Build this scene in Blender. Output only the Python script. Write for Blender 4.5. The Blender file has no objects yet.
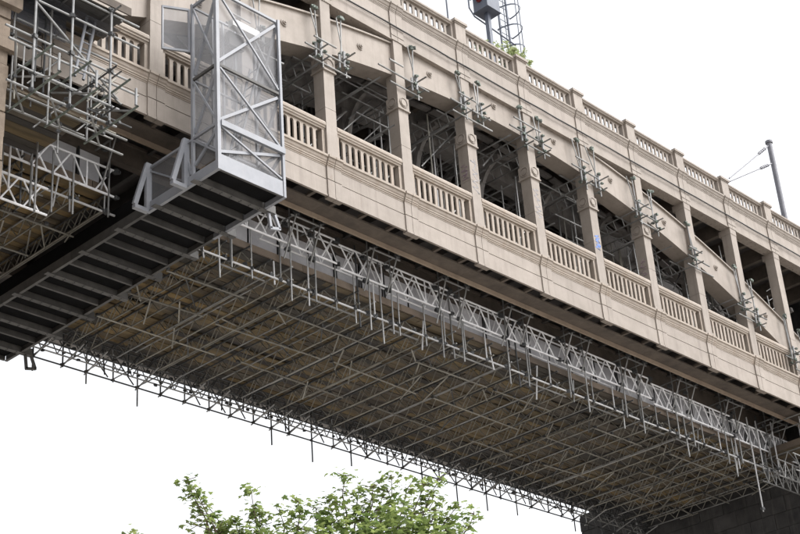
import bpy, math, random
from mathutils import Vector, Matrix
random.seed(7)
R_ = random.random
def U(a, b): return a + (b - a) * random.random()
sc = bpy.context.scene
COL = sc.collection

# ------------------------------------------------------------------ camera
cam_d = bpy.data.cameras.new("camera"); cam = bpy.data.objects.new("camera", cam_d); COL.objects.link(cam)
cam_d.sensor_width = 36.0; cam_d.lens = 36.0 * 1566.32 / 800.0
cam_d.clip_start = 0.5; cam_d.clip_end = 3000
az, pt, rl = math.radians(47.94422), math.radians(27.85314), math.radians(-4.39844)
fw = Vector((math.sin(az)*math.cos(pt), math.cos(az)*math.cos(pt), math.sin(pt)))
rt = Vector((math.cos(az), -math.sin(az), 0)); up = rt.cross(fw)
r2 = rt*math.cos(rl) + up*math.sin(rl); u2 = -rt*math.sin(rl) + up*math.cos(rl)
m = Matrix((r2, u2, -fw)).transposed().to_4x4()
m.translation = Vector((-26.0836, -25.589, -22.8255))
cam.matrix_world = m
sc.camera = cam
GROUND = -24.4

# ------------------------------------------------------------------ sky, sun, exposure
world = bpy.data.worlds.new("World"); sc.world = world; world.use_nodes = True
wn = world.node_tree.nodes; wl = world.node_tree.links; wn.clear()
SUN_EL, SUN_AZ = math.radians(52), math.radians(150)      # azimuth clockwise from +Y
sky = wn.new("ShaderNodeTexSky"); sky.sky_type = 'NISHITA'; sky.sun_disc = False
sky.sun_elevation = SUN_EL; sky.sun_rotation = SUN_AZ
sky.air_density = 1.0; sky.dust_density = 4.0; sky.ozone_density = 1.0
hsv = wn.new("ShaderNodeHueSaturation"); hsv.inputs['Saturation'].default_value = 0.12   # overcast: nearly no blue left
bg = wn.new("ShaderNodeBackground"); bg.inputs['Strength'].default_value = 0.15
wo = wn.new("ShaderNodeOutputWorld")
wl.new(sky.outputs[0], hsv.inputs['Color']); wl.new(hsv.outputs[0], bg.inputs['Color']); wl.new(bg.outputs[0], wo.inputs['Surface'])
sl = bpy.data.lights.new("sun", 'SUN'); sl.energy = 0.5; sl.angle = math.radians(25); sl.color = (1.0, 0.96, 0.9)
so = bpy.data.objects.new("sun", sl); COL.objects.link(so)
sd = Vector((math.sin(SUN_AZ)*math.cos(SUN_EL), math.cos(SUN_AZ)*math.cos(SUN_EL), math.sin(SUN_EL)))
so.rotation_euler = sd.to_track_quat('Z', 'Y').to_euler()
sc.view_settings.view_transform = 'Standard'; sc.view_settings.look = 'None'
sc.view_settings.exposure = 1.4; sc.view_settings.gamma = 1.0
sc.cycles.max_bounces = 8; sc.cycles.transparent_max_bounces = 16

# ------------------------------------------------------------------ materials
def mat(name, col, col2=None, scale=3.0, rough=0.75, metal=0.0, bump=0.0, streak=None, streak_col=None, rand=0.0, stretch=(1,1,1), rust=0.0):
    """noise-mixed paint; streak = amount of vertical dirt runs; rand = tone spread between separate objects"""
    M = bpy.data.materials.new(name); M.use_nodes = True
    nt = M.node_tree; N = nt.nodes; L = nt.links
    b = N["Principled BSDF"]; b.inputs['Roughness'].default_value = rough; b.inputs['Metallic'].default_value = metal
    geo = N.new("ShaderNodeNewGeometry")
    mp = N.new("ShaderNodeMapping"); mp.inputs['Scale'].default_value = stretch
    L.new(geo.outputs['Position'], mp.inputs['Vector'])
    nz = N.new("ShaderNodeTexNoise"); nz.inputs['Scale'].default_value = scale; nz.inputs['Detail'].default_value = 6; nz.inputs['Roughness'].default_value = 0.65
    L.new(mp.outputs[0], nz.inputs['Vector'])
    cr = N.new("ShaderNodeMapRange"); cr.inputs['From Min'].default_value = 0.35; cr.inputs['From Max'].default_value = 0.68
    L.new(nz.outputs['Fac'], cr.inputs['Value'])
    mx = N.new("ShaderNodeMix"); mx.data_type = 'RGBA'
    mx.inputs['A'].default_value = (*col, 1); mx.inputs['B'].default_value = (*(col2 or tuple(c*0.8 for c in col)), 1)
    L.new(cr.outputs[0], mx.inputs['Factor'])
    out = mx.outputs['Result']
    if streak:
        m2 = N.new("ShaderNodeMapping"); m2.inputs['Scale'].default_value = (5.0, 5.0, 0.35)
        L.new(geo.outputs['Position'], m2.inputs['Vector'])
        n2 = N.new("ShaderNodeTexNoise"); n2.inputs['Scale'].default_value = 1.0; n2.inputs['Detail'].default_value = 5; n2.inputs['Roughness'].default_value = 0.7
        L.new(m2.outputs[0], n2.inputs['Vector'])
        r2_ = N.new("ShaderNodeMapRange"); r2_.inputs['From Min'].default_value = 0.5; r2_.inputs['From Max'].default_value = 0.78; r2_.inputs['To Max'].default_value = streak
        L.new(n2.outputs['Fac'], r2_.inputs['Value'])
        x2 = N.new("ShaderNodeMix"); x2.data_type = 'RGBA'; x2.inputs['B'].default_value = (*(streak_col or (0.12, 0.09, 0.06)), 1)
        L.new(r2_.outputs[0], x2.inputs['Factor']); L.new(out, x2.inputs['A']); out = x2.outputs['Result']
    if rust:                                       # scattered rust blooms that run a little downwards
        m3 = N.new("ShaderNodeMapping"); m3.inputs['Scale'].default_value = (3.2, 3.2, 1.3)
        L.new(geo.outputs['Position'], m3.inputs['Vector'])
        n3 = N.new("ShaderNodeTexNoise"); n3.inputs['Scale'].default_value = 1.0; n3.inputs['Detail'].default_value = 8; n3.inputs['Roughness'].default_value = 0.75
        L.new(m3.outputs[0], n3.inputs['Vector'])
        r3 = N.new("ShaderNodeMapRange"); r3.inputs['From Min'].default_value = 0.63; r3.inputs['From Max'].default_value = 0.74; r3.inputs['To Max'].default_value = rust
        L.new(n3.outputs['Fac'], r3.inputs['Value'])
        x3 = N.new("ShaderNodeMix"); x3.data_type = 'RGBA'; x3.inputs['B'].default_value = (0.135, 0.075, 0.038, 1)
        L.new(r3.outputs[0], x3.inputs['Factor']); L.new(out, x3.inputs['A']); out = x3.outputs['Result']
    if rand:
        oi = N.new("ShaderNodeObjectInfo")
        rr = N.new("ShaderNodeMapRange"); rr.inputs['To Min'].default_value = 1 - rand; rr.inputs['To Max'].default_value = 1 + rand
        L.new(oi.outputs['Random'], rr.inputs['Value'])
        hv = N.new("ShaderNodeHueSaturation"); L.new(rr.outputs[0], hv.inputs['Value']); L.new(out, hv.inputs['Color']); out = hv.outputs[0]
    L.new(out, b.inputs['Base Color'])
    if bump:
        bn = N.new("ShaderNodeTexNoise"); bn.inputs['Scale'].default_value = 40; bn.inputs['Detail'].default_value = 4
        L.new(geo.outputs['Position'], bn.inputs['Vector'])
        bp_ = N.new("ShaderNodeBump"); bp_.inputs['Strength'].default_value = bump; bp_.inputs['Distance'].default_value = 0.02
        L.new(bn.outputs['Fac'], bp_.inputs['Height']); L.new(bp_.outputs[0], b.inputs['Normal'])
    return M
M = {}
M['tan'] = mat('tan_iron_paint', (0.270, 0.233, 0.202), (0.216, 0.184, 0.156), 1.6, 0.65, bump=0.12, rand=0.05, rust=0.5, streak=0.62, streak_col=(0.15, 0.12, 0.10))
M['rail'] = mat('warm_rail_paint', (0.288, 0.244, 0.206), (0.226, 0.186, 0.150), 2.2, 0.65, rand=0.07, bump=0.1, rust=0.75, streak=0.6, streak_col=(0.19, 0.13, 0.085))
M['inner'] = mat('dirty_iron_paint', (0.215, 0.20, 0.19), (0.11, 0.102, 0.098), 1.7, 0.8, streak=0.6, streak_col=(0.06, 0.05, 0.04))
M['iron'] = mat('sooty_iron', (0.075, 0.066, 0.062), (0.035, 0.032, 0.032), 2.0, 0.85)
M['brown'] = mat('rusty_brown_iron', (0.115, 0.092, 0.074), (0.06, 0.048, 0.04), 1.6, 0.85, streak=0.4, streak_col=(0.05, 0.04, 0.03))
M['stripe'] = mat('old_cream_paint', (0.29, 0.228, 0.172), (0.20, 0.152, 0.115), 1.2, 0.8)
M['galv'] = mat('galvanised_tube', (0.28, 0.28, 0.28), (0.17, 0.168, 0.16), 2.5, 0.5, 0.55, rand=0.25)
M['rusty'] = mat('weathered_tube', (0.26, 0.25, 0.22), (0.14, 0.13, 0.11), 2.0, 0.6, 0.35, rand=0.25)
M['alu'] = mat('aluminium_lattice', (0.80, 0.80, 0.82), (0.62, 0.62, 0.64), 4.0, 0.5, 0.0, rand=0.08)
M['mid'] = mat('dull_bright_tube', (0.48, 0.48, 0.49), (0.36, 0.36, 0.36), 4.0, 0.5, 0.15, rand=0.12)
M['clamp'] = mat('dark_coupler_steel', (0.07, 0.072, 0.075), (0.035, 0.035, 0.035), 6, 0.6, 0.4)  # coupler steel; also gives the top chords their painted shade
M['jack'] = mat('bright_zinc_jack', (0.26, 0.262, 0.265), (0.17, 0.172, 0.172), 5, 0.5, 0.3)
M['green'] = mat('greenish_coupler', (0.16, 0.19, 0.165), (0.075, 0.085, 0.075), 6, 0.6, 0.3)
M['sheet'] = mat('grey_sheeting', (0.56, 0.56, 0.59), (0.40, 0.40, 0.43), 1.3, 0.8, bump=0.1, rand=0.10)
def board_mat():
    Q = mat('scaffold_plank', (1,1,1), (0.42,0.40,0.38), 0.9, 0.9, stretch=(0.6, 4, 1)); nt = Q.node_tree; N = nt.nodes; L = nt.links
    b = N['Principled BSDF']; src = b.inputs['Base Color'].links[0].from_socket
    oi = N.new("ShaderNodeObjectInfo"); cr = N.new("ShaderNodeValToRGB"); cr.color_ramp.interpolation = 'CONSTANT'
    cols = [(0.062, 0.055, 0.046), (0.123, 0.092, 0.05), (0.081, 0.067, 0.052), (0.168, 0.123, 0.062), (0.104, 0.088, 0.069), (0.048, 0.043, 0.039), (0.14, 0.109, 0.069), (0.109, 0.085, 0.057)]
    e = cr.color_ramp.elements; e[0].position = 0; e[0].color = (*cols[0],1); e[1].position = 1/8; e[1].color = (*cols[1],1)
    for q in range(2, 8): x = e.new(q/8); x.color = (*cols[q],1)
    L.new(oi.outputs['Random'], cr.inputs[0])
    mx = N.new("ShaderNodeMix"); mx.data_type = 'RGBA'; mx.blend_type = 'MULTIPLY'; mx.inputs['Factor'].default_value = 1
    L.new(cr.outputs[0], mx.inputs['A']); L.new(src, mx.inputs['B']); L.new(mx.outputs['Result'], b.inputs['Base Color']); return Q
M['board'] = board_mat()
M['ochre'] = mat('ochre_plank', (0.175, 0.118, 0.048), (0.075, 0.054, 0.028), 0.8, 0.9, rand=0.4, stretch=(0.6, 4, 1))
M['toeboard'] = mat('toe_board_plank', (0.115, 0.088, 0.066), (0.07, 0.055, 0.043), 1.5, 0.9, rand=0.25)
M['gantry'] = mat('pale_blue_grey_paint', (0.232, 0.24, 0.264), (0.18, 0.187, 0.208), 2.0, 0.5, streak=0.2, streak_col=(0.3, 0.29, 0.3))
M['gbeam'] = mat('worn_floor_beam_steel', (0.082, 0.079, 0.076), (0.045, 0.043, 0.042), 2.5, 0.7, rand=0.2)
M['gfloor'] = mat('black_floor_plate', (0.008, 0.008, 0.009), (0.005, 0.005, 0.005), 3, 0.95)  # shade under the gantry is put into the floor's black; side plates share it
M['gfloor'].node_tree.nodes['Principled BSDF'].inputs['Specular IOR Level'].default_value = 0.1
M['white'] = mat('white_enamel', (0.8, 0.8, 0.78), (0.7, 0.7, 0.68), 3, 0.5)
M['stone'] = mat('sandstone', (0.23, 0.185, 0.145), (0.15, 0.118, 0.09), 2.5, 0.95, bump=0.5, rand=0.14, streak=0.4, streak_col=(0.08, 0.06, 0.05))
M['darkstone'] = mat('sooty_stone', (0.042, 0.04, 0.04), (0.012, 0.012, 0.013), 0.9, 0.95, bump=0.6, rand=0.2, streak=0.3, streak_col=(0.12, 0.11, 0.10))  # right pier's stone, its shadow put into the colour
M['signal'] = mat('dark_blue_grey_paint', (0.10, 0.115, 0.15), (0.07, 0.08, 0.11), 3, 0.5)
M['mast'] = mat('grey_mast_steel', (0.16, 0.16, 0.18), (0.11, 0.11, 0.125), 3, 0.5, 0.2)
M['cablem'] = mat('black_cable', (0.02, 0.02, 0.02), (0.012, 0.012, 0.012), 5, 0.6)
M['teal'] = mat('faded_teal_board', (0.22, 0.36, 0.34), (0.14, 0.22, 0.21), 4, 0.8)
M['bark'] = mat('grey_bark', (0.12, 0.09, 0.06), (0.07, 0.055, 0.04), 6, 0.95, bump=0.6)
M['ground'] = mat('quayside_paving', (0.38, 0.36, 0.33), (0.30, 0.28, 0.26), 0.3, 0.95)
M['ballast'] = mat('track_ballast', (0.16, 0.145, 0.13), (0.09, 0.08, 0.075), 8, 0.95, bump=0.6)
M['blue'] = mat('blue_spray_paint', (0.10, 0.22, 0.60), (0.08, 0.18, 0.5), 6, 0.6)
M['pink'] = mat('faded_spray_paint', (0.33, 0.24, 0.30), (0.26, 0.2, 0.25), 6, 0.7)
M['greyspray'] = mat('grey_spray_paint', (0.20, 0.20, 0.22), (0.28, 0.26, 0.26), 6, 0.7)

def mesh_mat(name, col, alpha):
    Q = bpy.data.materials.new(name); Q.use_nodes = True; N = Q.node_tree.nodes; L = Q.node_tree.links
    b = N["Principled BSDF"]; b.inputs['Base Color'].default_value = (*col, 1); b.inputs['Roughness'].default_value = 0.6; b.inputs['Metallic'].default_value = 0.2
    tr = N.new("ShaderNodeBsdfTransparent"); mx = N.new("ShaderNodeMixShader")
    n = N.new("ShaderNodeTexNoise"); n.inputs['Scale'].default_value = 1.5
    mr = N.new("ShaderNodeMapRange"); mr.inputs['To Min'].default_value = alpha - 0.1; mr.inputs['To Max'].default_value = alpha + 0.1
    L.new(n.outputs['Fac'], mr.inputs['Value']); L.new(mr.outputs[0], mx.inputs['Fac'])
    L.new(tr.outputs[0], mx.inputs[1]); L.new(b.outputs[0], mx.inputs[2]); L.new(mx.outputs[0], N["Material Output"].inputs['Surface'])
    return Q
M['wire'] = mesh_mat('fine_wire_mesh', (0.20, 0.20, 0.21), 0.50)
M['debris'] = mesh_mat('dark_debris_netting', (0.06, 0.065, 0.08), 0.72)
def glow_free_lens():
    return mat('red_signal_lens', (0.16, 0.025, 0.025), (0.1, 0.015, 0.015), 8, 0.2)
M['lens'] = glow_free_lens()
def leaf_mat(name, c1, c2):
    Q = bpy.data.materials.new(name); Q.use_nodes = True; N = Q.node_tree.nodes; L = Q.node_tree.links; N.remove(N["Principled BSDF"])
    geo = N.new("ShaderNodeNewGeometry"); mx = N.new("ShaderNodeMix"); mx.data_type = 'RGBA'
    mx.inputs['A'].default_value = (*c1, 1); mx.inputs['B'].default_value = (*c2, 1)
    L.new(geo.outputs['Random Per Island'], mx.inputs['Factor'])
    d = N.new("ShaderNodeBsdfDiffuse"); t = N.new("ShaderNodeBsdfTranslucent"); g = N.new("ShaderNodeBsdfGlossy"); g.inputs['Roughness'].default_value = 0.35
    s = N.new("ShaderNodeMixShader"); s.inputs[0].default_value = 0.5; s2 = N.new("ShaderNodeMixShader"); s2.inputs[0].default_value = 0.06
    L.new(mx.outputs['Result'], d.inputs[0]); L.new(mx.outputs['Result'], t.inputs[0])
    L.new(d.outputs[0], s.inputs[1]); L.new(t.outputs[0], s.inputs[2]); L.new(s.outputs[0], s2.inputs[1]); L.new(g.outputs[0], s2.inputs[2])
    L.new(s2.outputs[0], N["Material Output"].inputs['Surface']); return Q
M['leaf'] = leaf_mat('maple_leaf', (0.10, 0.155, 0.045), (0.34, 0.41, 0.14))
M['weed'] = leaf_mat('weed_leaf', (0.24, 0.29, 0.12), (0.38, 0.42, 0.22))

# ------------------------------------------------------------------ building helpers
WORLD = {}                                        # world translation of every parent we use
def link(o, parent=None, world=None):
    COL.objects.link(o)
    if parent is not None:
        o.parent = parent
        o.matrix_parent_inverse = WORLD[parent.name].inverted()
    WORLD[o.name] = world if world is not None else Matrix.Identity(4)
    return o
def thing(name, loc, label, cat, group=None):
    o = bpy.data.objects.new(name, None); o.empty_display_size = 0.3; o.location = loc
    o['label'] = label; o['category'] = cat
    if group: o['group'] = group
    return link(o, None, Matrix.Translation(loc))
class MB:
    """collects world-space geometry for ONE mesh"""
    def __init__(s): s.v = []; s.f = []
    def add(s, v, f):
        n = len(s.v); s.v += [tuple(p) for p in v]; s.f += [tuple(i + n for i in q) for q in f]; return s
    def box(s, x0, x1, y0, y1, z0, z1):
        v = [(x0,y0,z0),(x1,y0,z0),(x1,y1,z0),(x0,y1,z0),(x0,y0,z1),(x1,y0,z1),(x1,y1,z1),(x0,y1,z1)]
        return s.add(v, [(3,2,1,0),(4,5,6,7),(0,1,5,4),(1,2,6,5),(2,3,7,6),(3,0,4,7)])
    def obox(s, c, ax, ay, az_):                    # oriented box: centre + three half vectors
        c, ax, ay, az_ = map(Vector, (c, ax, ay, az_)); v = []
        for k in (-1, 1):
            for i, j in ((-1,-1),(1,-1),(1,1),(-1,1)): v.append(c + ax*i + ay*j + az_*k)
        return s.add(v, [(3,2,1,0),(4,5,6,7),(0,1,5,4),(1,2,6,5),(2,3,7,6),(3,0,4,7)])
    def bar(s, a, b, w, h=None):                   # rectangular bar between two points
        a, b = Vector(a), Vector(b); d = b - a; L = d.length; d.normalize(); h = h or w
        q = Vector((0,0,1)) if abs(d.z) < 0.9 else Vector((1,0,0))
        x = d.cross(q).normalized(); y = x.cross(d)
        return s.obox((a+b)/2, x*(w/2), y*(h/2), d*(L/2))
    def tube(s, a, b, r, n=6, caps=True):
        a, b = Vector(a), Vector(b); d = (b - a).normalized()
        q = Vector((0,0,1)) if abs(d.z) < 0.9 else Vector((1,0,0))
        x = d.cross(q).normalized(); y = x.cross(d)
        v = []
        for p in (a, b):
            for i in range(n):
                t = 2*math.pi*i/n; v.append(p + x*(r*math.cos(t)) + y*(r*math.sin(t)))
        f = [(i, (i+1) % n, n + (i+1) % n, n + i) for i in range(n)]
        if caps: f += [tuple(range(n-1, -1, -1)), tuple(range(n, 2*n))]
        return s.add(v, f)
    def path(s, pts, r, n=6):
        for a, b in zip(pts, pts[1:]): s.tube(a, b, r, n)
        return s
    def extrude_x(s, prof, x0, x1):                # closed (y, z) profile swept along X
        n = len(prof); v = [(x0, y, z) for y, z in prof] + [(x1, y, z) for y, z in prof]
        return s.add(v, [(i, (i+1) % n, n + (i+1) % n, n + i) for i in range(n)] + [tuple(range(n-1, -1, -1)), tuple(range(n, 2*n))])
    def build(s, name, m, parent=None, label=None, kind=None, smooth=False):
        me = bpy.data.meshes.new(name)
        # origin at the centre of the piece's box
        xs = [p[0] for p in s.v]; ys = [p[1] for p in s.v]; zs = [p[2] for p in s.v]
        c = Vector(((min(xs)+max(xs))/2, (min(ys)+max(ys))/2, min(zs)))
        me.from_pydata([(p[0]-c.x, p[1]-c.y, p[2]-c.z) for p in s.v], [], s.f); me.materials.append(m)
        me.validate(); me.update()
        if smooth: me.polygons.foreach_set('use_smooth', [True]*len(me.polygons))
        o = bpy.data.objects.new(name, me); o.location = c
        if label: o['label'] = label
        if kind: o['kind'] = kind
        return link(o, parent, Matrix.Translation(c))
def inst(name, me, loc, parent, scale=None, rot=None, label=None):
    o = bpy.data.objects.new(name, me); mw = Matrix.Translation(loc)
    o.location = loc
    if scale: o.scale = scale
    if rot: o.rotation_euler = rot
    if label: o['label'] = label
    return link(o, parent, mw)
# unit tube (length 1 along Z, radius 1) shared by every loose scaffold tube
UT = {}
def unit_tube(mk, n=8):
    if mk not in UT:
        b = MB().tube((0,0,0), (0,0,1), 1.0, n, False); me = bpy.data.meshes.new('tube'); me.from_pydata(b.v, [], b.f); me.materials.append(M[mk]); me.update(); UT[mk] = me
    return UT[mk]
def tube(name, a, b, parent, mk='galv', r=0.0265):
    a, b = Vector(a), Vector(b); d = b - a
    o = bpy.data.objects.new(name, unit_tube(mk)); o.location = a
    o.rotation_euler = d.to_track_quat('Z', 'Y').to_euler(); o.scale = (r, r, d.length)
    return link(o, parent, Matrix.Translation(a))
def clamp(mb, p, s=0.055):
    """a rough double coupler: two short blocks at an angle and a bolt"""
    p = Vector(p); t = U(0, 3.14)
    a = Vector((math.cos(t), math.sin(t), 0.2))*s; b = Vector((-math.sin(t), math.cos(t), 0.1))*s*0.8
    mb.obox(p, a, b, (0, 0, s*0.8)); mb.obox(p + a*0.9, a*0.5, b*1.3, (0, 0, s*0.45))
    mb.bar(p - b*1.9, p + b*1.9, 0.018)

# ------------------------------------------------------------------ setting
MB().add([(-400,-400,GROUND),(600,-400,GROUND),(600,600,GROUND),(-400,600,GROUND)], [(0,1,2,3)]).build('ground', M['ground'], None, kind='structure')

# ------------------------------------------------------------------ the bridge
B = 3.05                                           # column spacing
K0, K1 = -3, 10                                     # bays built between the piers
X0, X1 = -10.55, 30.1
bridge = thing('bridge', (8, 0, -1.27), 'tan painted two-deck iron arch bridge with balustrades, crossing overhead between the stone piers', 'bridge')
def zt(x): return max(0.5, 5.62 - 0.0125*(x-7.9)**2)          # top of the arch rib
def zb(x): return max(0.03, 4.55 - 0.0135*(x-8.0)**2)          # bottom of the arch rib
YF = 0.12                                          # plane of the flat faces

def bays():
    for k in range(K0-1, K1):
        a, b = max(k*B, X0), min((k+1)*B, X1)
        if b - a > 0.5: yield k, a, b
COLS = [k for k in range(K0, K1) if X0 + 0.4 < k*B < X1 - 0.4]

# lower fascia: one panel and one cornice length per bay, a projecting pilaster at every column
low_corn = [(0.17,0.0),(0.0,0.0),(0.0,-0.07),(0.035,-0.085),(0.05,-0.16),(0.075,-0.20),(0.075,-0.235),(0.095,-0.25),(0.095,-0.285),(0.115,-0.30),(0.115,-0.33),(0.17,-0.33)]
def shift(p, d): return [(y - d if y < 0.16 else y, z) for y, z in p]
for k, a, b in bays():
    g = 0.004
    pr = 0.27
    xa = a + (pr if k*B >= X0 else 0); xb = b - (pr if (k+1)*B <= X1 else 0)
    MB().extrude_x(low_corn, xa+g, xb-g).build('lower_cornice', M['rail'], bridge)
    p = MB(); p.box(xa+g, xb-g, 0.125, 0.17, -0.72, -0.332); p.box(xa+g, xb-g, 0.145, 0.17, -0.75, -0.722); p.box(xa+g, xb-g, 0.115, 0.17, -1.22, -0.752); p.box(xa+g, xb-g, 0.10, 0.17, -1.27, -1.222)
    p.build('lower_fascia_panel', M['tan'], bridge)
for k in COLS:
    x = k*B
    for s in (-1, 1):                              # the two halves meet in an open joint on the column line
        xa, xb = sorted((x + s*0.008, x + s*0.27))
        MB().extrude_x(shift(low_corn, 0.035), xa, xb).build('pilaster_cornice', M['rail'], bridge)
        p = MB(); p.box(xa, xb, 0.085, 0.17, -0.72, -0.332); p.box(xa, xb, 0.11, 0.17, -0.75, -0.722); p.box(xa, xb, 0.078, 0.17, -1.24, -0.752); p.box(xa, xb, 0.06, 0.24, -1.31, -1.242)
        p.build('lower_pilaster', M['tan'], bridge)

# columns with capital blocks and medallions
def disc(mb, c, n, r, h):                           # raised ring and button whose axis is the unit vector n
    c, n = Vector(c), Vector(n); a = Vector((0,0,1)); b = n.cross(a)
    P = [c + n*0.012 + (a*math.cos(t) + b*math.sin(t))*r for t in [2*math.pi*i/18 for i in range(19)]]
    mb.path(P, 0.013, 5); mb.tube(c, c + n*h, r*0.68, 16)
for k in COLS:
    x = k*B; w = 0.205; yf, yb = 0.09, 0.50
    hz = zb(x)
    c = MB(); c.box(x-w, x+w, yf, yb, 0.0, 1.62); c.box(x-w+0.006, x+w-0.006, yf+0.006, yb-0.006, 1.622, 1.636); c.box(x-w, x+w, yf, yb, 1.638, min(2.94, max(1.7, hz+0.3)))
    c.box(x-w-0.03, x+w+0.03, yf-0.03, yb+0.03, 0.002, 0.16)
    col = c.build('column', M['tan'], bridge)
    if hz > 3.25:
        cb = MB(); cb.box(x-w-0.035, x+w+0.035, yf-0.035, yb+0.035, 2.944, 3.38); cb.box(x-w-0.055, x+w+0.055, yf-0.055, yb+0.055, 2.90, 2.943)
        cb.build('capital', M['tan'], col)
        for n, cc in (((0,-1,0), (x, yf-0.036, 3.165)), ((-1,0,0), (x-w-0.036, (yf+yb)/2, 3.165)), ((1,0,0), (x+w+0.036, (yf+yb)/2, 3.165))):
            d = MB(); disc(d, cc, n, 0.16, 0.022); d.build('medallion', M['tan'], col)
    base = 3.384 if hz > 3.25 else min(2.94, max(1.7, hz+0.3)) + 0.003
    st = MB(); st.box(x-w+0.01, x+w-0.01, yf+0.012, yb, base, 5.40)
    st.build('column_strip', M['tan'], bridge)
    if zt(x) < 4.6:                                 # free standing upper column behind / above the rib
        q = MB(); q.box(x-w, x+w, yf, yb+0.1, 5.16, 5.398); q.build('upper_column_head', M['tan'], bridge)

# arch ribs (front one with a boss in every bay); three more behind it
def rib(y0, y1, m, bosses):
    n = 4
    for k, a, b in bays():
        w = 0.2 if bosses else 0.0
        xs = [a + (b-a)*i/n for i in range(n+1)]
        xs[0] += 0.002; xs[-1] -= 0.002
        mb = MB(); v = []
        for x in xs:
            v += [(x,y0,zb(x)), (x,y0,zt(x)), (x,y1,zt(x)), (x,y1,zb(x))]
        f = []
        for i in range(n):
            o = 4*i; f += [(o,o+4,o+5,o+1),(o+1,o+5,o+6,o+2),(o+2,o+6,o+7,o+3),(o+3,o+7,o+4,o)]
        f += [(0,1,2,3), (4*n+3,4*n+2,4*n+1,4*n)]
        mb.add(v, f)
        r = mb.build('arch_rib', m, bridge)
        fl = MB(); v = []
        for x in xs: v += [(x,y0-0.07,zt(x)+0.003), (x,y0-0.07,zt(x)+0.06), (x,y1+0.04,zt(x)+0.06), (x,y1+0.04,zt(x)+0.003)]
        fl.add(v, f); fl.build('top_flange', m, r)
        if bosses:
            xm = (a+b)/2; c = Vector((xm, y0, (zt(xm)+zb(xm))/2 + 0.04))
            d = MB(); d.tube(c, c + Vector((0,-0.03,0)), 0.12, 12); d.tube(c + Vector((0,-0.03,0)), c + Vector((0,-0.07,0)), 0.075, 12); d.tube(c + Vector((0,-0.07,0)), c + Vector((0,-0.10,0)), 0.035, 8)
            d.build('boss', M['tan'], r)
rib(0.24, 0.86, M['tan'], True)
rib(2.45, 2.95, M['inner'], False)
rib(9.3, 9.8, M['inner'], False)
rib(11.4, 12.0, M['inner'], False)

# frieze and upper cornice
up_corn = [(0.5,6.76),(0.0,6.76),(0.0,6.70),(0.03,6.68),(0.055,6.60),(0.085,6.565),(0.085,6.53),(0.10,6.525),(0.10,6.49),(0.115,6.485),(0.115,6.45),(0.5,6.45)]
for k, a, b in bays():
    pr = 0.27; g = 0.004
    xa = a + (pr if k*B >= X0 else 0); xb = b - (pr if (k+1)*B <= X1 else 0)
    MB().extrude_x(up_corn, xa+g, xb-g).build('upper_cornice', M['tan'], bridge)
    p = MB(); p.box(xa+g, xb-g, 0.125, 0.48, 5.93, 6.448); p.box(xa+g, xb-g, 0.15, 0.48, 5.905, 5.928); p.box(xa+g, xb-g, 0.115, 0.48, 5.44, 5.903); p.box(xa+g, xb-g, 0.095, 0.50, 5.40, 5.438)
    fr = p.build('frieze_panel', M['tan'], bridge)
    rv = MB()
    for i in range(9):
        for yy in (0.2, 0.4):
            xx = a + 0.35 + i*0.29
            if xx < b - 0.3: rv.box(xx-0.02, xx+0.02, yy-0.02, yy+0.02, 5.38, 5.399)
    if rv.v: rv.build('rivets', M['tan'], fr, kind='stuff')
for k in COLS:
    x = k*B
    for s in (-1, 1):
        xa, xb = sorted((x + s*0.008, x + s*0.27))
        MB().extrude_x(shift(up_corn, 0.035), xa, xb).build('pilaster_cornice', M['tan'], bridge)
        p = MB(); p.box(xa, xb, 0.085, 0.48, 5.93, 6.448); p.box(xa, xb, 0.115, 0.48, 5.905, 5.928); p.box(xa, xb, 0.075, 0.48, 5.60, 5.903); p.box(xa, xb, 0.06, 0.48, 5.565, 5.598); p.box(xa, xb, 0.075, 0.48, 5.402, 5.563)
        p.build('upper_pilaster', M['tan'], bridge)

# balusters: slabs that flare into arches under the rail
def baluster_mesh(name, s, w, h, d, m, band):
    a = s/2 - w/2; h1 = h - a; pts = [(-w/2, 0), (w/2, 0), (w/2, h1)]
    for i in range(1, 5):
        t = math.pi/2*i/4; pts.append((s/2 - 0.001 - a*math.cos(t) + (0 if i < 4 else 0), h1 + a*math.sin(t)))
    left = [(-x, z) for x, z in pts[2:]][::-1]
    poly = pts + [(s/2-0.001, h+band), (-s/2+0.001, h+band)] + left
    n = len(poly); v = [(x, -d/2, z) for x, z in poly] + [(x, d/2, z) for x, z in poly]
    f = [(i, (i+1) % n, n+(i+1) % n, n+i) for i in range(n)] + [tuple(range(n-1,-1,-1)), tuple(range(n, 2*n))]
    me = bpy.data.meshes.new(name); me.from_pydata(v, [], f); me.materials.append(m); me.update(); return me
bl = baluster_mesh('lower_baluster', 0.240, 0.108, 0.712, 0.06, M['rail'], .059)
bu = baluster_mesh('upper_baluster', 0.245, 0.105, 0.548, 0.045, M['tan'], .057)
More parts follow.
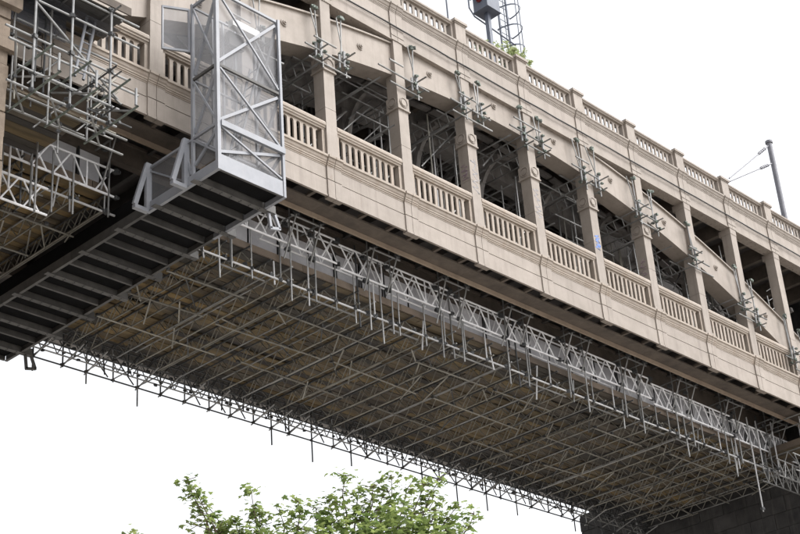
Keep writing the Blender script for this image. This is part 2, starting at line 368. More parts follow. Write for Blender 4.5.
for k, a, b in bays():
    full = b - a > 2.9
    # lower
    xa, xb = (a + 0.22, b - 0.22)
    p = MB(); p.box(xa, xb, 0.12, 0.36, 0.002, 0.11)
    p.extrude_x([(0.155,0.885),(0.145,0.93),(0.115,0.95),(0.115,0.985),(0.085,1.02),(0.085,1.09),(0.11,1.15),(0.37,1.15),(0.395,1.09),(0.395,1.02),(0.33,0.93),(0.325,0.885)], xa, xb)
    n = int((xb - xa) / 0.24 - 0.1); st = xa + ((xb-xa) - n*0.24)/2
    p.box(xa, st, 0.16, 0.34, 0.112, 0.883); p.box(st + n*0.24, xb, 0.16, 0.34, 0.112, 0.883)
    bal = p.build('lower_balustrade', M['rail'], bridge)
    for i in range(n+1):
        if i in (0, n):                            # half slabs at the ends are part of the frame
            pass
        inst('baluster', bl, Vector((st + i*0.24, 0.24, 0.112)), bal) if 0 < i < n else None
    # upper
    xa, xb = (a + 0.25, b - 0.25)
    p = MB(); p.box(xa, xb, 0.10, 0.40, 6.762, 6.83)
    p.extrude_x([(0.15,7.44),(0.14,7.47),(0.10,7.50),(0.10,7.56),(0.14,7.60),(0.40,7.60),(0.44,7.56),(0.44,7.50),(0.36,7.44)], xa, xb)
    n = int((xb - xa) / 0.245 - 0.4); st = xa + ((xb-xa) - n*0.245)/2
    p.box(xa, st + 0.05, 0.15, 0.36, 6.832, 7.438); p.box(st + n*0.245 - 0.05, xb, 0.15, 0.36, 6.832, 7.438)
    bal = p.build('upper_balustrade', M['tan'], bridge)
    for i in range(1, n): inst('baluster', bu, Vector((st + i*0.245, 0.25, 6.832)), bal)
for k in COLS:
    x = k*B; p = MB(); p.box(x-0.245, x+0.245, 0.05, 0.48, 6.762, 7.50); p.box(x-0.275, x+0.275, 0.02, 0.51, 6.762, 6.86)
    p.box(x-0.27, x+0.27, 0.025, 0.505, 7.502, 7.545); p.box(x-0.31, x+0.31, -0.015, 0.545, 7.547, 7.64); p.box(x-0.25, x+0.25, 0.045, 0.485, 7.642, 7.68)
    p.build('parapet_pier', M['tan'], bridge)

# thin black line along the frieze, a slightly wavering tube
cb = MB(); pts = []
x = X0
while x < X1:
    pts.append((x, 0.03, 5.885 + U(-0.012, 0.012))); x += 0.76
cb.path(pts, 0.026, 6); cb.build('cable', M['cablem'], bridge)

# lower deck: slab, cross girders, footway shelf and its cream web, brown main girder
MB().box(X0, 30.2, 0.175, 11.8, -0.30, -0.02).build('road_deck', M['iron'], bridge)
MB().box(X0, X1, 0.45, 2.35, -0.015, 0.02).build('footway', M['inner'], bridge)
n = 0
for k, a, b in bays():
    MB().box(a+0.003, b-0.003, 0.55, 1.05, -1.235, -1.185).build('footway_shelf', M['brown'], bridge)
    MB().box(a+0.003, b-0.003, 1.053, 1.11, -1.37, -1.185).build('shelf_web', M['stripe'], bridge)
    MB().box(a+0.003, b-0.003, 2.40, 2.62, -1.16, -0.58).build('main_girder', M['brown'], bridge)
    MB().box(a+0.003, b-0.003, 2.34, 2.70, -0.577, -0.50).build('girder_flange', M['brown'], bridge)
    MB().box(a+0.003, b-0.003, 9.3, 9.5, -1.16, -0.32).build('main_girder', M['brown'], bridge)
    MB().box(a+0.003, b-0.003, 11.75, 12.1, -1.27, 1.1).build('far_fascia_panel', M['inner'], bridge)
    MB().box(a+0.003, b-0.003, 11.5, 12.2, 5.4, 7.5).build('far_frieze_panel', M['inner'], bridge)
    for f_ in (0.16, 0.5, 0.84):
        x = a + (b-a)*f_
        MB().box(x-0.05, x+0.05, 0.175, 2.38, -0.62, -0.32).build('cross_girder', M['iron'], bridge)
        MB().box(x-0.07, x+0.07, 2.72, 9.28, -0.95, -0.32).build('cross_girder', M['iron'], bridge)
    for s_ in (0.0, 0.36, 0.72):                     # little brackets that close the slot behind the fascia
        x = a + (b-a)*(0.06+s_); MB().box(x, x+0.10, 0.172, 0.547, -1.22, -1.13).build('shelf_bracket', M['brown'], bridge)

# upper deck and its undersides
MB().box(X0, 30.2, 0.485, 11.45, 6.0, 6.6).build('rail_deck', M['iron'], bridge)
MB().box(X0, X1, 0.85, 11.45, 6.602, 6.72).build('ballast', M['ballast'], bridge)
for k, a, b in bays():
    for f_ in (0.0, 0.5):
        x = a + (b-a)*f_ + 0.1
        MB().box(x-0.09, x+0.09, 0.52, 11.4, 5.42, 5.998).build('deck_girder', M['brown'], bridge)
    for y in (3.6, 5.0, 6.4, 7.8):
        MB().box(a+0.25, b-0.25, y-0.06, y+0.06, 5.62, 5.998).build('deck_stringer', M['iron'], bridge)
    # flat lattice with round holes between the two near ribs, following the curve
    xm = (a+b)/2
    lat = MB()
    for (xa, ya), (xb, yb) in (((a+.25,.87),(xm,1.65)), ((xm,1.65),(b-.25,2.44)), ((b-.25,.87),(xm,1.65)), ((xm,1.65),(a+.25,2.44)), ((a+.05,1.65),(b-.05,1.65))):
        za, zc = (zb(xa)+zt(xa))/2, (zb(xb)+zt(xb))/2
        lat.bar((xa,ya,za), (xb,yb,zc), 0.24, 0.07)
    lat.build('lattice_brace', M['inner'], bridge)
    lat = MB()
    for (xa, ya), (xb, yb) in (((a+.25,2.96),(xm,6.1)), ((xm,6.1),(b-.25,9.28)), ((b-.25,2.96),(xm,6.1)), ((xm,6.1),(a+.25,9.28))):
        za, zc = zt(xa)-0.2, zt(xb)-0.2
        if min(za, zc) > 2.4: lat.bar((xa,ya,za), (xb,yb,zc), 0.2, 0.12)
    if lat.v: lat.build('lattice_brace', M['inner'], bridge)
for k in COLS:
    x = k*B
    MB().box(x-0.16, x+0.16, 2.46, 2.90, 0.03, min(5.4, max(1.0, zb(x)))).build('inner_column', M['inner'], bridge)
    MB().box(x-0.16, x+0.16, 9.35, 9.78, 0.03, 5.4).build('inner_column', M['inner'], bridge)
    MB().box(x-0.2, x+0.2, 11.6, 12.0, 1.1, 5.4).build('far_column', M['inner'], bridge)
    # curved knee bracket from the inner column up over the roadway
    kn = MB(); P = []
    for i in range(9):
        t = math.pi/2*i/8; P.append((x, 2.92 + 1.5*(1-math.cos(t)), 3.55 + 1.75*math.sin(t)))
    for p, q in zip(P, P[1:]): kn.bar(p, q, 0.16, 0.22)
    kn.bar((x, 2.93, 5.2), (x, 4.4, 3.9), 0.1, 0.14)
    kn.build('knee_bracket', M['inner'], bridge)
    kn = MB(); P = []
    for i in range(9):
        t = math.pi/2*i/8; P.append((x, 2.42 - 1.0*(1-math.cos(t)), 3.0 + 1.4*math.sin(t)))
    for p, q in zip(P, P[1:]): kn.bar(p, q, 0.14, 0.18)
    kn.build('knee_bracket', M['inner'], bridge)

# spray-painted scribbles on column faces
def scribble(x, z0, z1, mk, side, parent, seed):
    rnd = random.Random(seed); mb = MB(); w = 0.15
    n = 16; P = []
    for i in range(n):
        t = i/(n-1); P.append((w*math.sin(i*2.3 + rnd.uniform(-.5,.5)), z0 + (z1-z0)*t + rnd.uniform(-.06,.06)))
    for (a, za), (b, zc) in zip(P, P[1:]):
        if side == 'front': mb.bar((x+a, 0.0875, za), (x+b, 0.0875, zc), 0.004, 0.028)
        else: mb.bar((x-0.2075, 0.295+a, za), (x-0.2075, 0.295+b, zc), 0.028, 0.004)
    mb.build('graffiti_scribble', M[mk], parent)
scribble(4*B, 1.35, 1.95, 'blue', 'front', bridge, 1)
scribble(2*B, 1.2, 2.5, 'greyspray', 'front', bridge, 2)
scribble(2*B, 1.7, 2.2, 'pink', 'side', bridge, 3)
scribble(3*B, 1.5, 2.6, 'greyspray', 'front', bridge, 4)
scribble(5*B, 1.3, 2.0, 'pink', 'side', bridge, 5)

# ------------------------------------------------------------------ stone piers
def pier(name, label, x0, x1, y0, y1, ztop, m, ch, toward):
    t = thing(name, ((x0+x1)/2, (y0+y1)/2, GROUND), label, 'bridge pier')
    MB().box(x0+0.05, x1-0.05, y0+0.05, y1-0.05, GROUND+0.002, ztop-0.02).build('pier_core', m, t)
    z = GROUND; row = 0; far = MB()
    while z < ztop - 0.1:
        h = min(ch, ztop - z); near = z > -9
        def faces(axis, lo, hi, fix0, fix1):
            p = lo + (0.0 if row % 2 else -0.55)
            while p < hi:
                q = min(p + 1.1, hi); a = max(p, lo)
                if q - a > 0.05:
                    d = U(0, 0.06)
                    bx = (a+0.008, q-0.008, fix0-d, fix1) if axis == 'x' else (fix0-d if toward > 0 else fix0, fix1 if toward > 0 else fix1+d, a+0.008, q-0.008)
                    if near:
                        MB().box(*bx, z+0.008, z+h-0.008).build('stone', m, t)
                    else: far.box(*bx, z+0.008, z+h-0.008)
                p += 1.1
        faces('x', x0, x1, y0, y0+0.12)
        if toward > 0: faces('y', y0+0.13, y1, x0, x0+0.12)
        else: faces('y', y0+0.13, y1, x1-0.12, x1)
        z += h; row += 1
    if far.v: far.build('lower_stones', m, t, kind='stuff')
    return t
pl = pier('bridge_pier', 'pale sandstone pier at the left edge of the photo, beside the tube scaffold', -14.5, -10.62, -0.42, 12.6, 2.2, M['stone'], 0.62, -1)
MB().box(-14.5, -10.5, -0.56, -0.42, -1.72, -1.45).build('string_course', M['stone'], pl)
MB().box(-14.5, -10.45, -0.62, -0.45, -0.55, -0.22).build('string_course', M['stone'], pl)
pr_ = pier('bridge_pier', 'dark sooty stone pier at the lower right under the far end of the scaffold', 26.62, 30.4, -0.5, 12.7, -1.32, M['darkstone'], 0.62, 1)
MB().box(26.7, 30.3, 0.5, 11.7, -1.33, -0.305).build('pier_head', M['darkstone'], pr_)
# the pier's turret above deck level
MB().box(30.25, 31.2, 0.4, 12.2, -1.3, 6.6).build('pier_portal', M['darkstone'], pr_)  # solid wall added to keep the last bays dark against the sky
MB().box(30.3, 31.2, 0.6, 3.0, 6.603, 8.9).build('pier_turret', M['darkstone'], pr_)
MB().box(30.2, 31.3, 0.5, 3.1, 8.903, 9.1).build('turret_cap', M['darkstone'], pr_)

# ------------------------------------------------------------------ suspended scaffold under the road deck
def lattice(mb_ch, laces, a, b, depth, pitch, r, rl, xform):
    """chords into mb_ch; returns the lacing as (p,q) pairs.  a..b run along the axis, xform(s, z) -> point"""
def suspended(label, xa, xb, name='suspended_scaffold', y0=2.15, y1=8.95, gbase=-1.90, gslope=-0.02):
    t = thing(name, ((xa+xb)/2, (y0+y1)/2, -2.95), label, 'scaffold')
    zbc, ztc = -2.93, -2.53
    cl = MB()                                       # couplers
    # planks
    y = y0 + 0.02; i = 0
    while y < y1:
        x = xa - U(0, 3.0)
        while x < xb:
            L = 3.9; a, b = max(x, xa), min(x + L - 0.012, xb)
            if b - a > 0.3 and R_() > 0.012:
                dz = U(0, 0.035) + (0.045 if R_() < 0.16 else 0)
                MB().box(a, b, y + U(0, .012), y + 0.214, ztc + 0.034 + dz, ztc + 0.034 + dz + 0.038).build('plank', M['ochre'] if (b < 1.5 or R_() < .06) and R_() < .55 else M['board'], t)
            x += L
        y += 0.226; i += 1
    # transverse lattice beams
    nb = int((xb - xa - 0.2) / 0.95); x = xa + 0.12; j = 0
    while x < xb:
        e0, e1 = y0 - U(0.0, 0.35), y1 + U(-0.12, 0.22)
        xx = x + U(-0.07, 0.07); zz = U(-0.03, 0.02)
        p = MB(); p.tube((xx, e0, zbc+zz), (xx, e1, zbc+zz), 0.0235, 8)
        bm_ = p.build('lattice_beam', M['rusty'] if j % 3 else M['galv'], t)
        MB().tube((xx, e0, ztc+zz), (xx, e1, ztc+zz), 0.0265, 8).build('top_chord', M['clamp'] if j % 4 else M['galv'], bm_)  # most top chords coloured dark to stand in for their shade
        q = MB(); s = e0 + 0.08; upw = True
        while s < e1 - 0.4:
            q.tube((xx, s, (zbc if upw else ztc)+zz), (xx, s+0.32, (ztc if upw else zbc)+zz), 0.0155, 6, False); s += 0.32; upw = not upw
        if j % 2:                                    # every other beam carries a second, opposed lacing
            s = e0 + 0.24; upw = False
            while s < e1 - 0.4: q.tube((xx+.03, s, (zbc if upw else ztc)+zz), (xx+.03, s+0.32, (ztc if upw else zbc)+zz), 0.013, 5, False); s += 0.32; upw = not upw
        q.build('lacing', M['rusty'], bm_)
        for yy in (2.05, 9.0): clamp(cl, (xx, yy, zbc - 0.06), 0.05)
        # a doubling tube beside some beams
        if R_() < 0.3:
            s0 = U(y0, y0+3); tube('tube', (xx+0.14, s0, zbc+0.06), (xx+0.14, min(s0 + U(3, 6), y1+.2), zbc+0.06), t, 'rusty')
        for rep_ in range(1 if R_() < .55 else 2):      # skew brace in plan
            s0 = U(y0+.3, y1-2.2); tube('brace', (xx, s0, zbc-0.05), (min(xx+0.82*(1+rep_), xb), s0 + U(.5, 1.9), zbc-0.05 + .3*rep_), t, 'rusty' if R_() < .6 else 'clamp', 0.022)
        x += 0.82; j += 1
    # longitudinal ledgers under the beams, in broken lengths
    for y in (3.55, 5.2, 6.9):
        x = xa + U(0, 1.0)
        while x < xb - 1:
            L = U(2.0, 4.6); e = min(x+L, xb); tube('ledger', (x, y+U(-.1,.1), zbc-0.065), (e, y+U(-.1,.1), zbc-0.065), t, 'rusty', 0.024)
            xx = x
            while xx < e: clamp(cl, (xx, y, zbc-0.03), 0.045); xx += 0.95
            x = e + U(0.3, 3.0)
    # near edge: outer ledger pair, white lattice girders, posts and tails
    x = xa
    while x < xb - 0.5:
        e = min(x + 6.3, xb); tube('ledger', (x-0.1, 2.05, -3.05+U(-.015,.015)), (e+0.1, 2.05, -3.05+U(-.015,.015)), t, 'mid', 0.028); x = e
    x = xa + 1.0
    while x < xb - 1:
        e = min(x + U(1.2, 3), xb); tube('ledger', (x, 2.32, -3.08), (e, 2.32, -3.08), t, 'galv', 0.026); x = e + U(0.4, 1.5)
    x = xa + 0.05
    while x < xb - 0.8:
        e = min(x + U(4.6, 5.4), xb); dz = U(-0.03, 0.03); gz0 = gbase + gslope*x; gz1 = gz0 + .76; yy = 1.98 + U(-.02, .02)
        p = MB(); p.tube((x, yy, gz0+dz), (e, yy, gz0+dz), 0.031, 8); p.tube((x, yy, gz1+dz), (e, yy, gz1+dz), 0.029, 8)
        g = p.build('lattice_girder', M['alu'], t); s = x + 0.06; c = 0
        while s < e - 0.55:
            for (s0, s1, za, zc) in ((s, s+0.5, gz1, gz0), (s+0.55, s+0.06, gz1, gz0)) if c % 3 != 2 else ((s, s+0.4, gz1, gz0), (s+0.42, s+0.42, gz0, gz1)):
                MB().tube((s0, yy, za+dz), (s1, yy, zc+dz), 0.024, 6, False).build('lacing_bar', M['alu'], g)
            s += 0.62; c += 1
        x = e + 0.12
        clamp(cl, (x-0.06, yy, gz1+dz), 0.08); clamp(cl, (x-0.06, yy, gz0+dz), 0.06)
    # second girder line just behind, staggered
    x = xa + 2.4 if xb > 0 else xb
    while x < xb - 0.8:
        e = min(x + U(4.6, 5.4), xb); yy = 2.22; gz0 = gbase + gslope*x; gz1 = gz0 + .76
        p = MB(); p.tube((x, yy, gz0), (e, yy, gz0), 0.026, 8); p.tube((x, yy, gz1+.03), (e, yy, gz1+.03), 0.026, 8)
        g = p.build('lattice_girder', M['alu'], t); q = MB(); s = x + 0.06; upw = True
        while s < e - 0.4: q.tube((s, yy, gz0 if upw else gz1), (s+0.38, yy, gz1 if upw else gz0), 0.017, 6, False); s += 0.38; upw = not upw
        q.build('lacing', M['alu'], g); x = e + 0.15
    x = xa + 0.2
    while x < xb:
        p = MB(); yy = 2.0
        tube('post', (x, 2.02, -3.10 - (0 if R_() < .7 else U(.15,.5))), (x + U(-.02,.02), 2.02, gbase + gslope*x), t, 'mid' if R_() < .5 else 'galv', 0.023)
        clamp(cl, (x, 2.03, -3.05), 0.05)
        x += U(0.7, 1.15)
    # toe boards seen edge on
    x = xa
    while x < xb - 0.4:
        e = min(x + 3.9, xb); MB().box(x+.01, e-.01, 2.10, 2.14, -2.46, -2.25).build('toe_board', M['toeboard'], t); MB().box(x+.02, e-.02, 2.46, 2.50, -2.24, -2.08).build('toe_board', M['brown'], t); x = e
    # grey sheeting closing the side, hung from the brown girder
    x = xa
    while x < xb - 0.2:
        e = min(x + U(0.95, 1.35), xb)
        MB().add([(x,2.52,-2.05),(e-.05,2.54,-2.05),(e-.05,2.52,-1.18),(x,2.50,-1.18),(x,2.535,-2.05),(e-.05,2.555,-2.05),(e-.05,2.535,-1.18),(x,2.515,-1.18)], [(0,1,2,3),(5,4,7,6),(4,0,3,7),(1,5,6,2),(3,2,6,7),(4,5,1,0)]).build('side_sheet', M['sheet'], t)
        if R_() < 0.75: tube('batten', (e-.02, 2.44, -2.0), (e-.02, 2.46, -1.1), t, 'clamp', 0.03)
        x = e
    # hangers down from the footway shelf, in pairs, with their cross tubes
    k = math.floor(xa/B)
    while k*B < xb:
        for off in (0.0, 0.93):
            x = k*B + 2.85 + off
            if xa + 0.2 < x < xb - 0.1:
                tube('hanger', (x, 1.42, -1.16), (x - 0.05 + U(-.06,.06), 1.92, -2.1 - U(0, .5)), t, 'galv', .0245)
                tube('hanger', (x+0.16, 1.9, -0.7), (x+0.18, 1.95, -3.15 - U(.05, .5)), t, 'galv', .0245)
                if R_() < .35: tube('hanger', (x-0.15, 2.1, -0.9), (x-0.14, 2.06, -3.3 - U(.1, .6)), t, 'clamp' if R_() < .4 else 'galv')
                tube('cross_tube', (x, 0.62, -1.16), (x, 2.3, -1.20), t, 'galv')
                for p in ((x,1.42,-1.17),(x,1.9,-1.35),(x+.1,1.95,-2.06),(x+.17,2.02,-3.05)): clamp(cl, p, 0.07)
        x = k*B + 2.85
        if xa < x < xb - 1.2: tube('ledger', (x-0.15, 1.5, -1.24), (x+1.1, 1.5, -1.24), t, 'galv')
        k += 1
    x = xa + .3
    while x < xb:
        if R_() < 0.9: tube('tail', (x, 2.1+U(-.08,.25), -3.12 - U(.1,.6)), (x, 2.12, -2.5), t, 'galv' if R_() < .4 else 'mid', 0.0255)
        x += U(1.8, 3.2)
    # far edge: lower guard tube, standards with long tails, braces
    x = xa - 0.5 if name == 'suspended_scaffold' else xa
    tube('guard_tube', (xa-0.3, 9.62, -3.32), (xb+0.05, 9.62, -3.32), t, 'clamp', 0.026)
    x = xa + 0.1
    while x < xb:
        e = min(x+U(1.5, 4), xb); tube('guard_tube', (x, 9.5, -2.92), (e, 9.5, -2.92+U(-.1,.1)), t, 'galv', 0.025); x = e + U(0, .5)
    x = xa + 0.2; j = 0
    while x < xb - 0.1:
        long_ = j % 2 == 0
        zl = -3.35 - (U(0.35, 0.95) if long_ and R_() < .75 else U(0.0, 0.05))
        tube('standard', (x, 9.58, zl), (x, 9.58, -2.3), t, 'clamp' if R_() < .6 else 'galv', 0.0255)
        if R_() < .6: tube('standard', (x+U(.25,.5), 9.3, -3.1 - U(0,.35)), (x+.35, 9.3, -2.4), t, 'clamp', 0.024)
        tube('brace', (x, 9.62, -3.3), (x + U(.5,.8), 9.1, -2.75), t, 'galv', 0.022)
        if R_() < .7: tube('brace', (x, 9.5, -2.6), (x + U(.5,.9), 9.55, -3.3), t, 'clamp', 0.022)
        if R_() < .8: tube('transom', (x+.05, 8.6, -3.0), (x+.05, 9.75, -3.34), t, 'galv', 0.024)
        for p in ((x,9.6,-3.32),(x,9.55,-2.95),(x+U(.1,.6),9.4,-3.0-U(0,.2)),(x+.2,9.3,-2.85)): clamp(cl, p, 0.042)
        x += U(0.75, 1.05); j += 1
    p = MB(); p.tube((xa, 9.15, -2.55), (xb, 9.15, -2.55), 0.025, 6); p.tube((xa, 9.15, -2.98), (xb, 9.15, -2.98), 0.025, 6)
    g = p.build('lattice_beam', M['clamp'], t); q = MB(); s = xa; upw = True
    while s < xb - .3: q.tube((s, 9.15, -2.55 if upw else -2.98), (s+.3, 9.15, -2.98 if upw else -2.55), 0.018, 6, False); s += .3; upw = not upw
    q.build('lacing', M['clamp'], g)
    for yy_, za_, zc_, pit, mk_ in ((9.42, -2.62, -3.12, .27, 'galv'), (8.98, -2.5, -2.9, .25, 'clamp')):
        p = MB(); p.tube((xa, yy_, za_), (xb, yy_, za_), 0.024, 6); p.tube((xa, yy_, zc_), (xb, yy_, zc_), 0.024, 6)
        g = p.build('lattice_beam', M[mk_], t); q = MB(); s = xa + .1; upw = True
        while s < xb - .3: q.tube((s, yy_, za_ if upw else zc_), (s+pit, yy_, zc_ if upw else za_), 0.017, 6, False); s += pit; upw = not upw
        q.build('lacing', M[mk_], g)
    cl.build('couplers', M['clamp'], t, kind='stuff')
    return t
suspended('long planked tube scaffold hung beneath the road deck, from gantry to right-hand pier', -3.3, 26.4)
suspended('short scaffold bay with ochre planks, hung under the deck left of the gantry', -10.4, -5.95, gbase=-2.6, gslope=0.0)

# ------------------------------------------------------------------ inspection gantry
ga = thing('inspection_gantry', (-4.72, 4.2, -3.5), 'pale blue-grey steel inspection gantry with mesh cage, its dark floor reaching under the bridge', 'gantry')
gx0, gx1, gy0, gy1, gz = -5.80, -3.65, -1.86, 10.05, -3.5
gb = -0.90                                          # back of the cage
yy = gy0 + 0.06; i = 0
while yy < gy1:
    big = i % 2 == 1
    w = 0.062 if big else 0.036
    x_over = 0.30 if big else 0.0
    p = MB(); p.box(gx0 + (0.088 if big else 0.09), gx1 + x_over - (0.0 if big else 0.09), yy - w, yy + w, gz - (0.005 if big else -0.012), gz + 0.20)
    if big: p.box(gx0 - 0.12, gx1 + x_over, yy - w - 0.015, yy + w + 0.015, gz - 0.025, gz - 0.006)
    fb = p.build('floor_beam', M['gbeam'], ga)
    if big:
        q = MB()
        for xx in [gx0 + .15 + .3*b for b in range(8)]:
            for dy in (-w*.6, w*.6): q.tube((xx, yy+dy, gz-.026), (xx, yy+dy, gz-.045), .014, 6)
        q.build('bolts', M['clamp'], fb, kind='stuff')
    y2 = min(yy + 0.74, gy1)
    MB().box(gx0+0.1, gx1-0.1, yy + w + 0.035, y2 - 0.12, gz + 0.13, gz + 0.16).build('floor_plate', M['gfloor'], ga)
    yy += 0.74; i += 1
MB().box(gx0+0.09, gx1-0.09, gy0+0.05, gy1-0.05, gz+0.203, gz+0.24).build('deck_plate', M['gfloor'], ga)
for x in (gx0, gx1):
    s = 1 if x == gx0 else -1
    y_a = gy0 + 0.04
    while y_a < gy1 - 0.2:                          # bottom chords in bolted lengths
        y_b = min(y_a + (2.66 if y_a < 0 else 3.1), gy1)
        p = MB(); xa, xb = sorted((x, x + s*0.05)); p.box(xa, xb, y_a, y_b - 0.01, gz + 0.02, gz + 0.26); xa, xb = sorted((x, x + s*0.085)); p.box(xa, xb, y_a, y_b - 0.01, gz - 0.003, gz + 0.018)
        p.build('bottom_chord', M['gantry'] if y_a < 0.5 else M['gbeam'], ga); y_a = y_b
    side_posts = [-0.55, 0.85]
    top = gz + 1.25
    MB().bar((x + s*0.03, gb, top), (x + s*0.03, 0.9, top), 0.06).build('top_chord', M['gantry'], ga)
    MB().box(*sorted((x+s*.09, x+s*.13)), 0.9, gy1, gz+.245, gz+.75).build('side_plate', M['gfloor'], ga)
    prev = gb
    for y in side_posts:
        MB().bar((x + s*0.03, y, gz + 0.262), (x + s*0.03, y, top - 0.032), 0.07).build('side_post', M['gantry'], ga)
        MB().bar((x + s*0.03, prev + 0.05, gz + 0.3), (x + s*0.03, y - 0.05, top - 0.05), 0.045).build('side_diagonal', M['gantry'], ga)
        MB().add([(x + s*0.055, prev, gz+.26), (x + s*0.055, y, gz+.26), (x + s*0.055, y, top), (x + s*0.055, prev, top)], [(0,1,2,3)]).build('mesh_panel', M['wire'], ga)
        prev = y
# outrigger frames on the left side wall
for y in (-0.70, 0.75):
    p = MB(); p.bar((gx0-0.02, y, gz+0.05), (gx0-0.02, y, gz+1.35), 0.09, 0.16); p.bar((gx0-0.45, y, gz-0.01), (gx0-0.03, y, gz-0.01), 0.12, 0.1); p.bar((gx0-0.42, y, gz+0.05), (gx0-0.05, y, gz+1.33), 0.08, 0.12)
    p.build('outrigger_frame', M['gantry'], ga)
# hanging loops under the right edge
for y in (-1.06, 9.30):
    p = MB(); p.bar((gx1+.10, y, gz+.08), (gx1+.17, y, gz-0.44), 0.07); p.bar((gx1+.14, y, gz-0.44), (gx1+.48, y, gz-0.36), 0.07); p.bar((gx1+.46, y, gz-0.36), (gx1+.27, y, gz+0.08), 0.07)
    p.build('hanging_loop', M['gantry'] if y < 5 else M['gbeam'], ga)
# cage
LV = [gz, -2.18, -0.48, 1.75]
corners = {'nl': (gx0+.045, gy0+.045), 'nr': (gx1-.045, gy0+.045), 'bl': (gx0+.045, gb), 'br': (gx1-.045, gb)}
for n_, (x, y) in corners.items():
    w = 0.10 if n_ == 'nl' else 0.075
    MB().box(x-w/2, x+w/2, y-w/2, y+w/2, gz + 0.25 if n_ in ('bl','br') else gz - 0.004, 1.80).build('corner_post', M['gantry'], ga)
def face(p, q, nrm, skip=()):
    for li, (za, zc) in enumerate(zip(LV, LV[1:])):
        P = lambda f, z, o=0.0: Vector((p[0] + (q[0]-p[0])*f, p[1] + (q[1]-p[1])*f, z)) + Vector(nrm)*o
        MB().bar(P(.04, zc - 0.03), P(.96, zc - 0.03), 0.06, 0.07).build('cage_rail', M['gantry'] if li != 1 else M['gbeam'], ga)
        if li == 0: za += 0.42
        MB().bar(P(.04, zc - 0.1, 0.012), P(.96, za + 0.08, 0.012), 0.045).build('cage_diagonal', M['gantry'], ga)
        MB().bar(P(.04, za + 0.12, -0.035), P(.96, zc - 0.14, -0.035), 0.05, 0.075).build('cage_diagonal', M['gantry'], ga)
        mb = MB(); mb.add([P(.02, za, -0.075), P(.98, za, -0.075), P(.98, zc, -0.075), P(.02, zc, -0.075)], [(0,1,2,3)]); mb.build('mesh_panel', M['wire'], ga)
face(corners['nl'], corners['nr'], (0,-1,0))
face(corners['bl'], corners['nl'], (-1,0,0))
face(corners['br'], corners['nr'], (1,0,0))
for li, zc in enumerate(LV[1:]): MB().bar((gx0+.1, gb, zc-.03), (gx1-.1, gb, zc-.03), 0.05).build('cage_rail', M['gantry'], ga)
MB().add([(gx0+.1,gb,LV[1]),(gx1-.1,gb,LV[1]),(gx1-.1,gb,1.7),(gx0+.1,gb,1.7)], [(0,1,2,3)]).build('mesh_panel', M['wire'], ga)
p = MB(); p.box(gx0+.1, gx1-.1, gy0+.02, gy0+.035, gz+.01, gz+.44); p.build('kick_plate', M['gantry'], ga)
MB().bar((gx0+.1, gy0+.0, LV[1]-.02), (gx1-.02, gy0+.0, LV[1]-.02), 0.08, 0.16).build('mid_beam', M['gantry'], ga)
for x in (-5.1, -4.75, -4.35): MB().bar((x, gb+.02, LV[1]), (x, gb+.02, 1.7), 0.06).build('cage_stud', M['gantry'], ga)
# ladder inside the cage
ld = MB(); a0, a1 = Vector((-4.02,-1.25,0.5)), Vector((-5.0,-1.25,-3.2))
for d in (-0.17, 0.17): ld.bar(a0 + Vector((0,d,0)), a1 + Vector((0,d,0)), 0.05)
lad = ld.build('ladder', M['gantry'], ga)
for i in range(13):
    c = a0.lerp(a1, (i+.5)/13); MB().tube(c + Vector((0,-.15,0)), c + Vector((0,.15,0)), 0.016, 6).build('rung', M['gantry'], lad)
# white lamp box and grey control box at the back right
MB().box(-4.75, -3.85, -1.30, -1.10, 1.45, 1.66).build('lamp_box', M['white'], ga)
MB().box(-4.7, -4.2, -1.08, -0.95, 1.0, 1.42).build('control_box', M['gbeam'], ga)
# open gate leaf
p = MB(); A, Bq = Vector((-5.83,-.85,0)), Vector((-6.42,-.55,0))
for z in (.35, 1.62): p.bar(A + Vector((0,0,z)), Bq + Vector((0,0,z)), 0.05, 0.06)
for q in (A, Bq): p.bar(q + Vector((0,0,.32)), q + Vector((0,0,1.65)), 0.045)
gt = p.build('gate_leaf', M['gantry'], ga)
MB().add([A+Vector((0,0,.35)), Bq+Vector((0,0,.35)), Bq+Vector((0,0,1.6)), A+Vector((0,0,1.6))], [(0,1,2,3)]).build('gate_mesh', M['wire'], gt)

# ------------------------------------------------------------------ tube scaffold beside the left pier
ls = thing('tube_scaffold', (-9.4, -1.0, -3.1), 'open galvanised tube scaffold with high plank deck, outside the fascia beside the left pier', 'scaffold')
VX = [-10.48, -9.50, -8.43]
cl = MB()
for x in VX:
    tube('standard', (x, -1.2, -3.12), (x, -1.2, 2.6), ls, 'jack', 0.029)
    tube('standard', (x, -0.35, -3.12), (x, -0.35, 2.2), ls, 'galv', 0.026)
    tube('transom', (x+.04, -2.2, -3.08), (x+.04, -0.2, -3.08), ls, 'green')
    tube('transom', (x+.04, -1.9, -2.2), (x+.04, -0.3, -2.2), ls, 'green')
    tube('transom', (x+.04, -1.5, 0.1), (x+.04, 0.0, 0.1), ls, 'galv')
    tube('post', (x+.06, -2.1, -3.0), (x+.06, -2.1, -2.55), ls, 'jack', 0.03)
    for z in (-3.05,-2.6,-1.62,-.57,0.1): clamp(cl, (x, -1.2, z), 0.06)
    tube('brace', (x-.5, -1.2, -3.0), (x+.35, -.35, -3.05), ls, 'galv', 0.024)
    tube('brace', (x+.05, -1.9, -3.05), (x+.05, -.4, -2.25), ls, 'galv', 0.024)
